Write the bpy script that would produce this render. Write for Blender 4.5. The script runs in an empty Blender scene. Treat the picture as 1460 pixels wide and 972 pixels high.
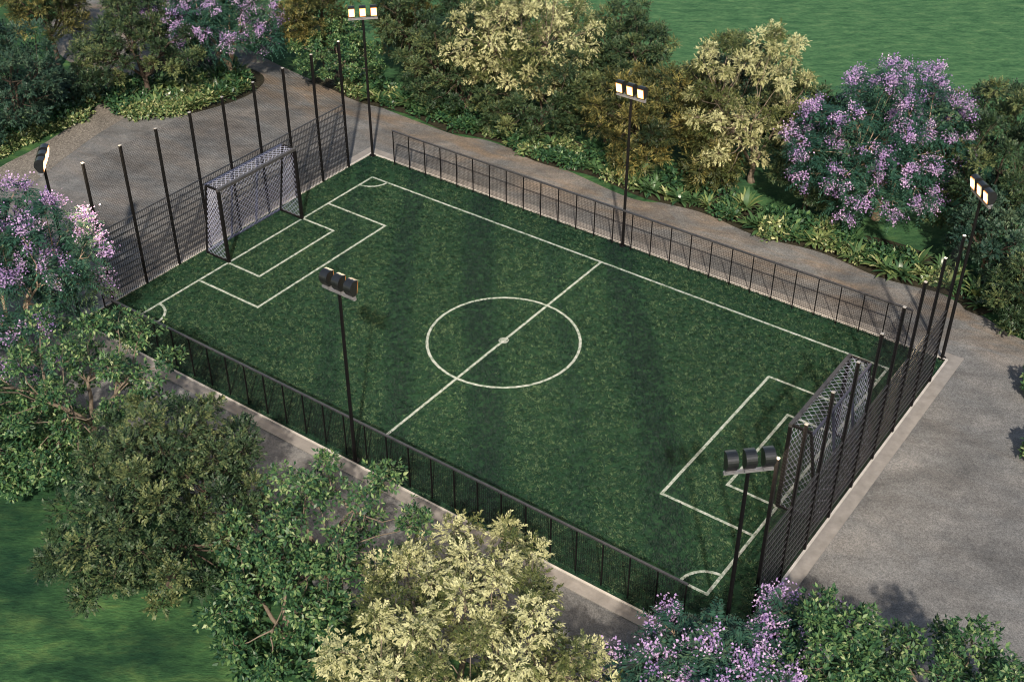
import bpy, math, random
import numpy as np
R = math.radians
PI = math.pi
rng = np.random.default_rng(7)
random.seed(7)
sc = bpy.context.scene
COL = sc.collection

# ------------------------------------------------------------------ helpers
def link(o, parent=None):
    COL.objects.link(o)
    if parent is not None:
        o.parent = parent
    return o

def tag(o, label=None, cat=None, group=None, kind=None):
    if label: o['label'] = label
    if cat: o['category'] = cat
    if group: o['group'] = group
    if kind: o['kind'] = kind
    return o

def empty(name, loc=(0, 0, 0), rz=0.0):
    o = bpy.data.objects.new(name, None)
    o.empty_display_size = 0.2
    o.location = loc
    o.rotation_euler = (0, 0, rz)
    return link(o)

class MB:
    """collects boxes, tubes, ribbons and leaf quads; build() links them as one mesh object"""
    def __init__(s):
        s.V = []; s.F = []; s.n = 0
    def add(s, verts, faces):
        s.V.extend([tuple(map(float, v)) for v in verts])
        s.F.extend([tuple(i + s.n for i in f) for f in faces])
        s.n += len(verts)
    def box(s, a, b):
        x0, y0, z0 = a; x1, y1, z1 = b
        v = [(x0,y0,z0),(x1,y0,z0),(x1,y1,z0),(x0,y1,z0),(x0,y0,z1),(x1,y0,z1),(x1,y1,z1),(x0,y1,z1)]
        s.add(v, [(0,3,2,1),(4,5,6,7),(0,1,5,4),(1,2,6,5),(2,3,7,6),(3,0,4,7)])
    def bar(s, p, q, w, n=4, w2=None, rot=PI/4, cap=True):
        p = np.array(p, float); q = np.array(q, float); d = q - p
        d /= np.linalg.norm(d) + 1e-9
        u = np.cross(d, (0, 0, 1.0))
        if np.linalg.norm(u) < 1e-4: u = np.array((1.0, 0, 0))
        u /= np.linalg.norm(u); v = np.cross(u, d)
        w2 = w if w2 is None else w2
        k = math.sqrt(2) if n == 4 else 1.0
        ring = lambda c, r: [c + r*k*(math.cos(rot + 2*PI*i/n)*u + math.sin(rot + 2*PI*i/n)*v) for i in range(n)]
        F = [(i, (i+1) % n, n + (i+1) % n, n + i) for i in range(n)]
        if cap: F += [tuple(range(n-1, -1, -1)), tuple(range(n, 2*n))]
        s.add(ring(p, w/2) + ring(q, w2/2), F)
    def tube(s, pts, rad, n=6):
        pts = [np.array(p, float) for p in pts]
        rings = []
        for i, p in enumerate(pts):
            d = pts[min(i+1, len(pts)-1)] - pts[max(i-1, 0)]
            d /= np.linalg.norm(d) + 1e-9
            u = np.cross(d, (0.13, 0.97, 0.2)); u /= np.linalg.norm(u) + 1e-9
            v = np.cross(u, d)
            rings += [p + rad[i]*(math.cos(2*PI*k/n)*u + math.sin(2*PI*k/n)*v) for k in range(n)]
        F = []
        for i in range(len(pts)-1):
            for k in range(n):
                F.append((i*n+k, i*n+(k+1) % n, (i+1)*n+(k+1) % n, (i+1)*n+k))
        F.append(tuple((len(pts)-1)*n+k for k in range(n)))
        s.add(rings, F)
    def build(s, name, mat, parent=None, smooth=False):
        me = bpy.data.meshes.new(name)
        me.from_pydata(s.V, [], s.F)
        me.materials.append(mat)
        if smooth:
            me.polygons.foreach_set('use_smooth', [True]*len(me.polygons))
        me.update()
        return link(bpy.data.objects.new(name, me), parent)

def np_mesh(name, V, F, mat, tone=None):
    """V (n,3), F (m,k) arrays -> mesh; tone = one float per face"""
    me = bpy.data.meshes.new(name)
    m, k = F.shape
    me.vertices.add(len(V)); me.vertices.foreach_set('co', np.ascontiguousarray(V, np.float32).ravel())
    me.loops.add(m*k); me.loops.foreach_set('vertex_index', np.ascontiguousarray(F, np.int32).ravel())
    me.polygons.add(m)
    me.polygons.foreach_set('loop_start', np.arange(0, m*k, k, dtype=np.int32))
    me.polygons.foreach_set('loop_total', np.full(m, k, np.int32))
    if tone is not None:
        a = me.attributes.new('tone', 'FLOAT', 'FACE')
        a.data.foreach_set('value', np.ascontiguousarray(tone, np.float32))
    me.materials.append(mat)
    me.update(calc_edges=True)
    return me

# ------------------------------------------------------------------ materials
def new_mat(name):
    m = bpy.data.materials.new(name); m.use_nodes = True
    nt = m.node_tree; nt.nodes.clear()
    out = nt.nodes.new('ShaderNodeOutputMaterial')
    return m, nt, out

def N(nt, typ, **kw):
    n = nt.nodes.new(typ)
    for k, v in kw.items():
        if k.startswith('i_'):
            n.inputs[k[2:].replace('_', ' ')].default_value = v
        else:
            setattr(n, k, v)
    return n

def ramp(nt, fac, stops):
    r = nt.nodes.new('ShaderNodeValToRGB')
    el = r.color_ramp.elements
    while len(el) > 1: el.remove(el[-1])
    el[0].position = stops[0][0]; el[0].color = (*stops[0][1], 1)
    for p, c in stops[1:]:
        e = el.new(p); e.color = (*c, 1)
    nt.links.new(fac, r.inputs[0])
    return r.outputs[0]

def pos(nt, scale=(1, 1, 1), rot=0.0):
    g = nt.nodes.new('ShaderNodeNewGeometry')
    mp = nt.nodes.new('ShaderNodeMapping')
    mp.inputs['Scale'].default_value = scale
    if rot:      # coordinates along a rotated grain: scale < 1 stretches along it
        mp.vector_type = 'TEXTURE'; mp.inputs['Scale'].default_value = tuple(1.0/k for k in scale)
    mp.inputs['Rotation'].default_value = (0, 0, rot)
    nt.links.new(g.outputs['Position'], mp.inputs[0])
    return mp.outputs[0]

def noise(nt, vec, scale, detail=4, rough=0.6, dist=0.0):
    n = nt.nodes.new('ShaderNodeTexNoise')
    n.inputs['Scale'].default_value = scale; n.inputs['Detail'].default_value = detail
    n.inputs['Roughness'].default_value = rough; n.inputs['Distortion'].default_value = dist
    nt.links.new(vec, n.inputs['Vector'])
    return n.outputs[0]

def mix(nt, fac, a, b, mode='MIX'):
    m = nt.nodes.new('ShaderNodeMix'); m.data_type = 'RGBA'; m.blend_type = mode
    for sock, val in ((m.inputs[0], fac), (m.inputs[6], a), (m.inputs[7], b)):
        if hasattr(val, 'is_linked') or hasattr(val, 'links'): nt.links.new(val, sock)
        elif isinstance(val, tuple): sock.default_value = (*val, 1) if len(val) == 3 else val
        else: sock.default_value = val
    return m.outputs[2]

def surf(nt, out, color, rough=0.8, bump=None, bstr=0.3, bdist=0.02, metallic=0.0, spec=0.5):
    b = nt.nodes.new('ShaderNodeBsdfPrincipled')
    if isinstance(color, tuple): b.inputs['Base Color'].default_value = (*color, 1)
    else: nt.links.new(color, b.inputs['Base Color'])
    b.inputs['Roughness'].default_value = rough
    b.inputs['Metallic'].default_value = metallic
    b.inputs['Specular IOR Level'].default_value = spec
    if bump is not None:
        bp = nt.nodes.new('ShaderNodeBump')
        bp.inputs['Strength'].default_value = bstr; bp.inputs['Distance'].default_value = bdist
        nt.links.new(bump, bp.inputs['Height']); nt.links.new(bp.outputs[0], b.inputs['Normal'])
    nt.links.new(b.outputs[0], out.inputs[0])
    return b

def mat_lawn():
    m, nt, out = new_mat('lawn_grass')
    p = pos(nt); ps = pos(nt, (0.55, 1.5, 1), 0.62)
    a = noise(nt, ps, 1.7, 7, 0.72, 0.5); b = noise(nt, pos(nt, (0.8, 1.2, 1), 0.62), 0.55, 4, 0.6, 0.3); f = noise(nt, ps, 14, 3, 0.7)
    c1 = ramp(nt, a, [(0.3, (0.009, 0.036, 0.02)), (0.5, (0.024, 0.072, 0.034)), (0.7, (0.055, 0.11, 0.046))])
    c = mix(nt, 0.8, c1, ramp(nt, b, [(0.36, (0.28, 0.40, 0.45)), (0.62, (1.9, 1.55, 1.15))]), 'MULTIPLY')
    # the lawn blends to a paler green behind the far trees
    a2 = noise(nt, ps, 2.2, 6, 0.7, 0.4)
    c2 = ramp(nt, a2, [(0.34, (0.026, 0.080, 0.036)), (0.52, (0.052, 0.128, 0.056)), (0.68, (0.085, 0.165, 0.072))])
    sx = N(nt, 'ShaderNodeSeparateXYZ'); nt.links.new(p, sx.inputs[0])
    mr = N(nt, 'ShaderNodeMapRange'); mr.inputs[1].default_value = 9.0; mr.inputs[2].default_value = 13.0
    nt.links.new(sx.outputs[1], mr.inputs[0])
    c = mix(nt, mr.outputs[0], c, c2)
    c = mix(nt, 0.6, c, ramp(nt, f, [(0.3, (0.45, 0.5, 0.55)), (0.7, (1.5, 1.45, 1.3))]), 'MULTIPLY')
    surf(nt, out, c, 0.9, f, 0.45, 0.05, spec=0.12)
    return m

def mat_turf():
    m, nt, out = new_mat('turf_base')
    ps = pos(nt, (0.8, 1.3, 1), 0.62)
    a = noise(nt, ps, 5.5, 5, 0.7, 0.6); f = noise(nt, ps, 22, 3, 0.7); b = noise(nt, pos(nt), 0.35, 3, 0.5)
    c = ramp(nt, a, [(0.3, (0.004, 0.02, 0.013)), (0.55, (0.010, 0.038, 0.02)), (0.75, (0.022, 0.055, 0.024))])
    c = mix(nt, 0.6, c, ramp(nt, f, [(0.3, (0.4, 0.45, 0.5)), (0.7, (1.5, 1.4, 1.2))]), 'MULTIPLY')
    c = mix(nt, 0.5, c, ramp(nt, b, [(0.35, (0.9, 0.93, 0.96)), (0.65, (1.1, 1.06, 1.0))]), 'MULTIPLY')
    surf(nt, out, c, 0.9, a, 1.0, 0.05, spec=0.15)
    return m

def mat_blade(name, cols, transl=0.3, rough=0.5, spec=0.3):
    m, nt, out = new_mat(name)
    at = N(nt, 'ShaderNodeAttribute', attribute_name='tone')
    c = ramp(nt, at.outputs['Fac'], cols)
    b = N(nt, 'ShaderNodeBsdfPrincipled'); b.inputs['Roughness'].default_value = rough
    b.inputs['Specular IOR Level'].default_value = spec
    nt.links.new(c, b.inputs['Base Color'])
    t = N(nt, 'ShaderNodeBsdfTranslucent'); nt.links.new(c, t.inputs[0])
    mx = N(nt, 'ShaderNodeMixShader'); mx.inputs[0].default_value = transl
    nt.links.new(b.outputs[0], mx.inputs[1]); nt.links.new(t.outputs[0], mx.inputs[2])
    nt.links.new(mx.outputs[0], out.inputs[0])
    return m

def mat_path():
    m, nt, out = new_mat('path_concrete')
    p = pos(nt)
    big = noise(nt, pos(nt, (0.6, 1.3, 1), 0.55), 0.75, 6, 0.66, 0.5); mid = noise(nt, p, 2.4, 6, 0.7); fine = noise(nt, p, 42, 2, 0.8)
    grit = noise(nt, p, 17, 3, 0.7); warm_patch = noise(nt, pos(nt, (0.5, 1.5, 1), 0.1), 0.9, 5, 0.6, 0.6)
    c = ramp(nt, big, [(0.3, (0.084, 0.087, 0.088)), (0.52, (0.134, 0.139, 0.14)), (0.72, (0.192, 0.197, 0.196))])
    c = mix(nt, 0.45, c, ramp(nt, mid, [(0.3, (0.55, 0.55, 0.57)), (0.7, (1.35, 1.32, 1.28))]), 'MULTIPLY')
    c = mix(nt, 0.6, c, ramp(nt, fine, [(0.34, (0.35, 0.35, 0.36)), (0.66, (1.6, 1.6, 1.6))]), 'MULTIPLY')
    c = mix(nt, 0.4, c, ramp(nt, grit, [(0.35, (0.65, 0.65, 0.66)), (0.65, (1.3, 1.3, 1.3))]), 'MULTIPLY')
    # far path's warm light painted as brown patches; weaker at left, right plaza grey
    sx = N(nt, 'ShaderNodeSeparateXYZ'); nt.links.new(p, sx.inputs[0])
    my = N(nt, 'ShaderNodeMapRange'); my.inputs[1].default_value = 5.6; my.inputs[2].default_value = 7.4; nt.links.new(sx.outputs[1], my.inputs[0])
    mx_ = N(nt, 'ShaderNodeMapRange'); mx_.inputs[1].default_value = -8.0; mx_.inputs[2].default_value = -12.0; mx_.inputs[4].default_value = 0.35; nt.links.new(sx.outputs[0], mx_.inputs[0])
    mm = N(nt, 'ShaderNodeMath', operation='MAXIMUM'); nt.links.new(my.outputs[0], mm.inputs[0]); nt.links.new(mx_.outputs[0], mm.inputs[1])
    m2 = N(nt, 'ShaderNodeMath', operation='MAXIMUM'); nt.links.new(mm.outputs[0], m2.inputs[0]); m2.inputs[1].default_value = 0.12
    c = mix(nt, m2.outputs[0], c, ramp(nt, warm_patch, [(0.40, (0.95, 0.94, 0.92)), (0.64, (1.22, 0.94, 0.70))]), 'MULTIPLY')
    surf(nt, out, c, 0.85, fine, 0.5, 0.01, spec=0.25)
    return m

def mat_gravel():
    m, nt, out = new_mat('path_gravel')
    p = pos(nt)
    v = N(nt, 'ShaderNodeTexVoronoi'); v.inputs['Scale'].default_value = 30; nt.links.new(p, v.inputs['Vector'])
    c = ramp(nt, v.outputs['Color'], [(0.1, (0.11, 0.10, 0.088)), (0.5, (0.17, 0.157, 0.137)), (0.9, (0.27, 0.25, 0.22))])
    c = mix(nt, 0.5, c, ramp(nt, noise(nt, p, 1.2, 4), [(0.3, (0.65, 0.65, 0.65)), (0.7, (1.25, 1.22, 1.18))]), 'MULTIPLY')
    surf(nt, out, c, 0.85, v.outputs['Distance'], 0.7, 0.03, spec=0.3)
    return m

def mat_noise(name, a, b, scale, rough=0.8, bstr=0.2, metallic=0.0, spec=0.4, det=5):
    m, nt, out = new_mat(name)
    f = noise(nt, pos(nt), scale, det, 0.65)
    surf(nt, out, ramp(nt, f, [(0.3, a), (0.7, b)]), rough, f, bstr, 0.01, metallic, spec)
    return m

def mat_line():
    m, nt, out = new_mat('line_paint')
    p = pos(nt)
    f = noise(nt, p, 9, 5, 0.75); g = noise(nt, p, 45, 2, 0.6)
    c = ramp(nt, f, [(0.34, (0.05, 0.09, 0.06)), (0.46, (0.18, 0.22, 0.205)), (0.64, (0.31, 0.34, 0.345))])
    c = mix(nt, 0.35, c, ramp(nt, g, [(0.3, (0.6, 0.65, 0.6)), (0.7, (1.2, 1.2, 1.2))]), 'MULTIPLY')
    surf(nt, out, c, 0.8, g, 0.5, 0.01, spec=0.2)
    return m

def mat_emit(name, col, strength):
    m, nt, out = new_mat(name)
    e = N(nt, 'ShaderNodeEmission'); e.inputs[0].default_value = (*col, 1); e.inputs[1].default_value = strength
    nt.links.new(e.outputs[0], out.inputs[0])
    return m

def mat_lens():
    m, nt, out = new_mat('lit_lens')
    tc = N(nt, 'ShaderNodeTexCoord'); mp = N(nt, 'ShaderNodeMapping'); nt.links.new(tc.outputs['Generated'], mp.inputs[0])
    mp.inputs['Location'].default_value = (-1, 0, -1); mp.inputs['Scale'].default_value = (2, 0, 2)
    ab = N(nt, 'ShaderNodeVectorMath', operation='ABSOLUTE'); nt.links.new(mp.outputs[0], ab.inputs[0])
    sx = N(nt, 'ShaderNodeSeparateXYZ'); nt.links.new(ab.outputs[0], sx.inputs[0])
    mm = N(nt, 'ShaderNodeMath', operation='MAXIMUM'); nt.links.new(sx.outputs[0], mm.inputs[0]); nt.links.new(sx.outputs[2], mm.inputs[1])
    e = N(nt, 'ShaderNodeEmission'); e.inputs[1].default_value = 12.0
    nt.links.new(ramp(nt, mm.outputs[0], [(0.0, (1.0, 0.86, 0.62)), (0.62, (1.0, 0.76, 0.45)), (0.78, (0.2, 0.095, 0.036)), (1.0, (0.05, 0.017, 0.004))]), e.inputs[0])  # orange rim paints the lamp's halo into the lens emission
    nt.links.new(e.outputs[0], out.inputs[0])
    return m

M = dict(
    lawn=mat_lawn(), turf=mat_turf(), path=mat_path(), gravel=mat_gravel(), line=mat_line(),
    kerb=mat_noise('kerb_concrete', (0.16, 0.152, 0.142), (0.25, 0.239, 0.225), 3.0, 0.85, 0.2),
    lip=mat_noise('kerb_lip_concrete', (0.34, 0.325, 0.3), (0.46, 0.44, 0.41), 6.0, 0.85, 0.2),
    soil=mat_noise('bed_soil', (0.012, 0.014, 0.009), (0.045, 0.04, 0.026), 9.0, 0.95, 0.8, spec=0.1),
    black=mat_noise('black_powder_coat', (0.0025, 0.0025, 0.003), (0.005, 0.005, 0.006), 12.0, 0.5, 0.05, spec=0.2),
    wire=mat_noise('black_wire', (0.003, 0.003, 0.004), (0.006, 0.006, 0.008), 12.0, 0.45, 0.05, spec=0.25),
    rail=mat_noise('rail_steel', (0.02, 0.021, 0.024), (0.05, 0.051, 0.056), 14.0, 0.33, 0.05, spec=0.6),
    cap=mat_noise('pale_cap', (0.2, 0.2, 0.2), (0.3, 0.3, 0.3), 20.0, 0.5, 0.05),
    head=mat_noise('lamp_housing', (0.008, 0.009, 0.010), (0.016, 0.017, 0.018), 16.0, 0.28, 0.05, spec=0.7),
    bracket=mat_noise('bracket_steel', (0.16, 0.16, 0.17), (0.26, 0.26, 0.27), 16.0, 0.35, 0.05, metallic=0.3),
    net=mat_noise('goal_netting', (0.22, 0.25, 0.37), (0.36, 0.40, 0.54), 8.0, 0.8, 0.05),
    blue=mat_noise('goal_stay_steel', (0.022, 0.028, 0.06), (0.04, 0.05, 0.09), 8.0, 0.4, 0.05),
    bark_dark=mat_noise('dark_bark', (0.035, 0.026, 0.02), (0.10, 0.078, 0.06), 14.0, 0.9, 0.8, spec=0.2),
    bark_pale=mat_noise('pale_bark', (0.22, 0.16, 0.11), (0.42, 0.33, 0.24), 12.0, 0.9, 0.6, spec=0.2),
    bark_grey=mat_noise('grey_bark', (0.09, 0.073, 0.055), (0.22, 0.18, 0.135), 12.0, 0.9, 0.6, spec=0.2),
    lens=mat_lens(),
    grass=mat_blade('turf_blades', [(0.0, (0.002, 0.014, 0.011)), (0.4, (0.007, 0.032, 0.020)), (0.7, (0.021, 0.057, 0.031)), (1.0, (0.078, 0.128, 0.064))], 0.25, 0.6, 0.2),
    jac_leaf=mat_blade('feathery_leaf', [(0.0, (0.016, 0.06, 0.046)), (0.6, (0.04, 0.11, 0.07)), (1.0, (0.12, 0.19, 0.09))], 0.3, 0.5),
    jac_flower=mat_blade('lilac_flower', [(0.0, (0.18, 0.12, 0.34)), (0.5, (0.47, 0.32, 0.59)), (1.0, (0.78, 0.62, 0.80))], 0.35, 0.6),
    pale_leaf=mat_blade('pale_yellow_leaf', [(0.0, (0.035, 0.06, 0.022)), (0.35, (0.11, 0.13, 0.04)), (0.6, (0.37, 0.375, 0.175)), (1.0, (0.64, 0.635, 0.36))], 0.3, 0.5),
    dark_leaf=mat_blade('dark_fine_leaf', [(0.0, (0.008, 0.024, 0.014)), (0.55, (0.040, 0.074, 0.032)), (1.0, (0.17, 0.195, 0.075))], 0.15, 0.5),
    blue_leaf=mat_blade('blue_green_leaf', [(0.0, (0.012, 0.038, 0.03)), (0.6, (0.04, 0.082, 0.052)), (1.0, (0.11, 0.16, 0.09))], 0.15, 0.5),
    olive_leaf=mat_blade('olive_leaf', [(0.0, (0.012, 0.026, 0.012)), (0.5, (0.055, 0.068, 0.023)), (1.0, (0.28, 0.24, 0.075))], 0.18, 0.5),
    gloss_leaf=mat_blade('glossy_leaf', [(0.0, (0.012, 0.045, 0.026)), (0.5, (0.045, 0.112, 0.045)), (0.85, (0.15, 0.245, 0.085)), (1.0, (0.30, 0.36, 0.17))], 0.22, 0.42, 0.3),
    ros_leaf=mat_blade('rosette_leaf', [(0.0, (0.02, 0.062, 0.032)), (0.5, (0.065, 0.13, 0.05)), (0.8, (0.20, 0.25, 0.09)), (1.0, (0.46, 0.47, 0.24))], 0.22, 0.35, 0.5),
)

# ------------------------------------------------------------------ camera, light
cam = bpy.data.cameras.new('camera'); co = link(bpy.data.objects.new('camera', cam))
cam.sensor_width = 36.0; cam.sensor_fit = 'HORIZONTAL'; cam.lens = 1821.33/1460*36
cam.clip_end = 2000; cam.clip_start = 0.1
co.location = (15.2377, -20.7608, 18.569)
co.rotation_euler = (PI/2 - 0.6248, 0, 0.6251)
sc.camera = co

SUN_EL, SUN_AZ = 40.0, 143.1
w = bpy.data.worlds.new('World'); sc.world = w; w.use_nodes = True
nt = w.node_tree
bg = nt.nodes.get('Background') or nt.nodes.new('ShaderNodeBackground')
sky = nt.nodes.new('ShaderNodeTexSky'); sky.sky_type = 'NISHITA'
sky.sun_disc = False; sky.sun_elevation = R(SUN_EL); sky.sun_rotation = R(SUN_AZ)
sky.air_density = 1.4; sky.dust_density = 1.0; sky.ozone_density = 0.9
nt.links.new(sky.outputs[0], bg.inputs[0]); bg.inputs[1].default_value = 0.055
sl = bpy.data.lights.new('sun', 'SUN'); so = link(bpy.data.objects.new('sun', sl))
sl.energy = 2.9; sl.angle = R(1.5); sl.color = (1.0, 0.87, 0.73)
so.location = (10, -20, 30)
az = R(SUN_AZ)
from mathutils import Vector
sd = Vector((math.sin(az)*math.cos(R(SUN_EL)), math.cos(az)*math.cos(R(SUN_EL)), math.sin(R(SUN_EL))))
so.rotation_euler = sd.to_track_quat('Z', 'Y').to_euler()

sc.view_settings.view_transform = 'Standard'; sc.view_settings.look = 'None'
sc.view_settings.gamma = 1.0; sc.view_settings.use_curve_mapping = False
sc.view_settings.exposure = 1.15
sc.cycles.use_denoising = True; sc.cycles.filter_width = 1.05
sc.cycles.max_bounces = 6; sc.cycles.diffuse_bounces = 3; sc.cycles.glossy_bounces = 2
sc.cycles.transmission_bounces = 3; sc.cycles.sample_clamp_indirect = 5.0
sc.cycles.caustics_reflective = False; sc.cycles.caustics_refractive = False

# ------------------------------------------------------------------ ground sheets
def spline(pts, n=6, closed=True):
    P = np.array(pts, float); out = []; k = len(P)
    for i in range(k if closed else k-1):
        p0, p1, p2, p3 = P[(i-1) % k], P[i], P[(i+1) % k], P[(i+2) % k]
        for t in np.linspace(0, 1, n, endpoint=False):
            out.append(0.5*((2*p1) + (-p0+p2)*t + (2*p0-5*p1+4*p2-p3)*t*t + (-p0+3*p1-3*p2+p3)*t**3))
    return np.array(out)

def sheet(name, outline, z, mat, depth=0.0):
    import bmesh
    bm = bmesh.new()
    vs = [bm.verts.new((x, y, z)) for x, y in outline]
    f = bm.faces.new(vs)
    if f.normal.z < 0 or True:
        f.normal_update()
        if f.normal.z < 0: f.normal_flip()
    bmesh.ops.triangulate(bm, faces=[f])
    me = bpy.data.meshes.new(name); bm.to_mesh(me); bm.free()
    me.materials.append(mat)
    o = link(bpy.data.objects.new(name, me)); o['kind'] = 'structure'
    return o

# lawn: one sheet to the horizon
mb = MB(); mb.add([(-900, -900, -0.03), (900, -900, -0.03), (900, 900, -0.03), (-900, 900, -0.03)], [(0, 1, 2, 3)])
tag(mb.build('lawn', M['lawn']), kind='structure')

path_outline = spline([(17, 7.4), (13, 7.5), (10.3, 7.65), (9.3, 8.05), (7.3, 8.6), (6.3, 8.4), (4.1, 8.5), (2.7, 8.42), (0.3, 8.6),
    (-1.1, 8.0), (-3.9, 8.35), (-6.7, 8.5), (-8.1, 8.2), (-11.9, 8.4), (-14.9, 8.65), (-18.2, 9.2), (-24, 10.5),
    (-27, 9.0), (-26, 6.5), (-23.4, 4.9), (-19.9, 4.1), (-18.75, 2.5), (-18.1, 0.1), (-17.75, -1.8), (-16.4, -4.6), (-12.6, -7.2), (-8.2, -8.3),
    (-4, -8.75), (1.6, -8.8), (5, -8.6), (8.6, -8.0), (11.6, -7.2), (15, -6.6), (19, -5.5), (20, 1)])
sheet('path', path_outline, -0.012, M['path'])
gravel_outline = spline([(-17.75, -1.9), (-16.3, -1.9), (-16.75, -0.2), (-17.2, 1.4), (-17.55, 3.1), (-18.3, 4.4), (-19.8, 5.6), (-22.6, 6.4),
    (-25.6, 6.4), (-23.4, 4.96), (-19.86, 4.14), (-18.72, 2.5), (-18.07, 0.1)])
sheet('gravel_path', gravel_outline, -0.007, M['gravel'])
isl_outline = spline([(-17.72, 3.0), (-16.3, 3.75), (-15.6, 5.2), (-15.45, 6.75), (-16.2, 7.9), (-18.3, 7.9), (-20.4, 6.6), (-19.2, 5.2), (-18.2, 4.2)])
sheet('planting_soil', isl_outline, 0.0, M['soil'])
bed = [(x, 8.35 + 0.12*math.sin(x*1.7) + (0.12 if abs(x+6.7) < 1 else 0)) for x in np.linspace(9.2, -14.5, 60)]
bed = [(x, y + (-0.35 if x > 8.7 else 0)) for x, y in bed]
bed += [(x, 9.9 + 0.3*math.sin(x*1.1+1)) for x in np.linspace(-14.5, 10.2, 60)]
sheet('planting_soil', bed, -0.008, M['soil'])

# kerb ring round the turf, butt-jointed flat slabs, with a small raised inner lip
TX, TY, KO = 9.2, 5.62, 0.34
def ring_box(name, mat, x0, y0, wd, z0, z1):
    m_ = MB()
    m_.box((-x0-wd, y0, z0), (x0+wd, y0+wd, z1)); m_.box((-x0-wd, -y0-wd, z0), (x0+wd, -y0, z1))
    m_.box((-x0-wd, -y0, z0), (-x0, y0, z1)); m_.box((x0, -y0, z0), (x0+wd, y0, z1))
    return tag(m_.build(name, mat), kind='structure')
ring_box('kerb', M['kerb'], TX+0.05, TY+0.05, KO-0.05, -0.06, 0.012)
ring_box('kerb_lip', M['lip'], TX, TY, 0.05, -0.06, 0.035)

mb = MB(); mb.add([(-TX, -TY, 0), (TX, -TY, 0), (TX, TY, 0), (-TX, TY, 0)], [(0, 1, 2, 3)])
tag(mb.build('turf', M['turf']), kind='structure')

# ------------------------------------------------------------------ pitch markings
PX, PY, LW = 8.19, 4.5, 0.07
LINES = []   # (kind, data) for keeping tufts off the paint
def strip(name, p, q, z):
    p = np.array(p, float); q = np.array(q, float); d = (q-p)/np.linalg.norm(q-p); n_ = np.array((-d[1], d[0]))*LW/2
    k = max(2, int(np.linalg.norm(q-p)/0.25)); V = []; F = []
    for i in range(k+1):
        c = p + (q-p)*i/k
        V += [(*(c+n_), z), (*(c-n_), z)]
        if i: F.append((2*i-2, 2*i-1, 2*i+1, 2*i))
    m_ = MB(); m_.add(V, F); LINES.append(('s', p, q))
    return tag(m_.build(name, M['line']), kind='structure')
def arc(name, c, r, a0, a1, z, n_):
    V = []; F = []
    for i in range(n_+1):
        t = a0 + (a1-a0)*i/n_; d = np.array((math.cos(t), math.sin(t)))
        V += [(c[0]+d[0]*(r-LW/2), c[1]+d[1]*(r-LW/2), z), (c[0]+d[0]*(r+LW/2), c[1]+d[1]*(r+LW/2), z)]
        if i: F.append((2*i-2, 2*i-1, 2*i+1, 2*i))
    m_ = MB(); m_.add(V, F); LINES.append(('a', np.array(c, float), r))
    return tag(m_.build(name, M['line']), kind='structure')
Z1 = 0.008
for s in (-1, 1):
    strip('touchline', (-PX-LW/2, s*PY), (PX+LW/2, s*PY), Z1)
    strip('goal_line', (s*PX, -PY), (s*PX, PY), Z1+0.003)
    for wd, hh in ((2.18, 2.526), (1.17, 1.46)):
        x1 = s*(PX-wd)
        strip('penalty_line', (x1, -hh-LW/2), (x1, hh+LW/2), Z1)
        for t in (-1, 1):
            strip('penalty_line', (s*PX, t*hh), (x1, t*hh), Z1+0.0055)
    for t in (-1, 1):
        a0 = math.atan2(-t, -s)
        arc('corner_arc', (s*PX, t*PY), 0.6, a0-PI/4, a0+PI/4, Z1+0.008, 10)
strip('halfway_line', (0, -PY), (0, PY), Z1+0.003)
arc('centre_circle', (0, 0), 1.906, 0, 2*PI, Z1+0.006, 40)
mb = MB(); mb.add([(0.13*math.cos(2*PI*i/14), 0.13*math.sin(2*PI*i/14), Z1+0.009) for i in range(14)], [tuple(range(14))])
tag(mb.build('centre_spot', M['line']), kind='structure')

# ------------------------------------------------------------------ turf blades (uncountable)
def leaf_quads(P, A, Nn, L, Wd, fold=0.0):
    """diamond leaves: base P, axis A, normal Nn, length L, width Wd"""
    A = A/(np.linalg.norm(A, axis=1, keepdims=True)+1e-9)
    S = np.cross(A, Nn); S /= np.linalg.norm(S, axis=1, keepdims=True)+1e-9
    U = np.cross(S, A)
    L = np.broadcast_to(np.asarray(L, float).reshape(-1, 1), (len(P), 1)); Wd = np.broadcast_to(np.asarray(Wd, float).reshape(-1, 1), (len(P), 1))
    V = np.empty((len(P), 4, 3))
    mid = P + A*L*0.45 + U*L*fold
    V[:, 0] = P; V[:, 1] = mid + S*Wd/2; V[:, 2] = P + A*L; V[:, 3] = mid - S*Wd/2
    F = np.arange(len(P)*4).reshape(-1, 4)
    return V.reshape(-1, 3), F

SHADOW_BANDS = [(-2.6, 0.26, 0.8), (-0.55, 0.34, 1.0), (3.32, 0.36, 1.0), (-4.3, 0.2, 0.5), (1.5, 0.2, 0.35)]
def shadow_band(x, y):
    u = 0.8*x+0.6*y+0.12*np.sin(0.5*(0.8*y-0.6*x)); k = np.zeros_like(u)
    for c, wd, st in SHADOW_BANDS: k = np.maximum(k, st*np.clip(1.6*(1-np.abs(u-c)/(wd*1.6)), 0, 1))
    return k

def line_mask(x, y):
    k = np.zeros(len(x), bool)
    for l in LINES:
        if l[0] == 's':
            p, q = l[1], l[2]; d = (q-p)/np.linalg.norm(q-p)
            t = (x-p[0])*d[0]+(y-p[1])*d[1]; o = np.abs((x-p[0])*d[1]-(y-p[1])*d[0])
            k |= (t > -0.05) & (t < np.linalg.norm(q-p)+0.05) & (o < LW/2+0.035)
        else:
            rr = np.hypot(x-l[1][0], y-l[1][1]); k |= np.abs(rr-l[2]) < LW/2+0.035
    return k

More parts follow.
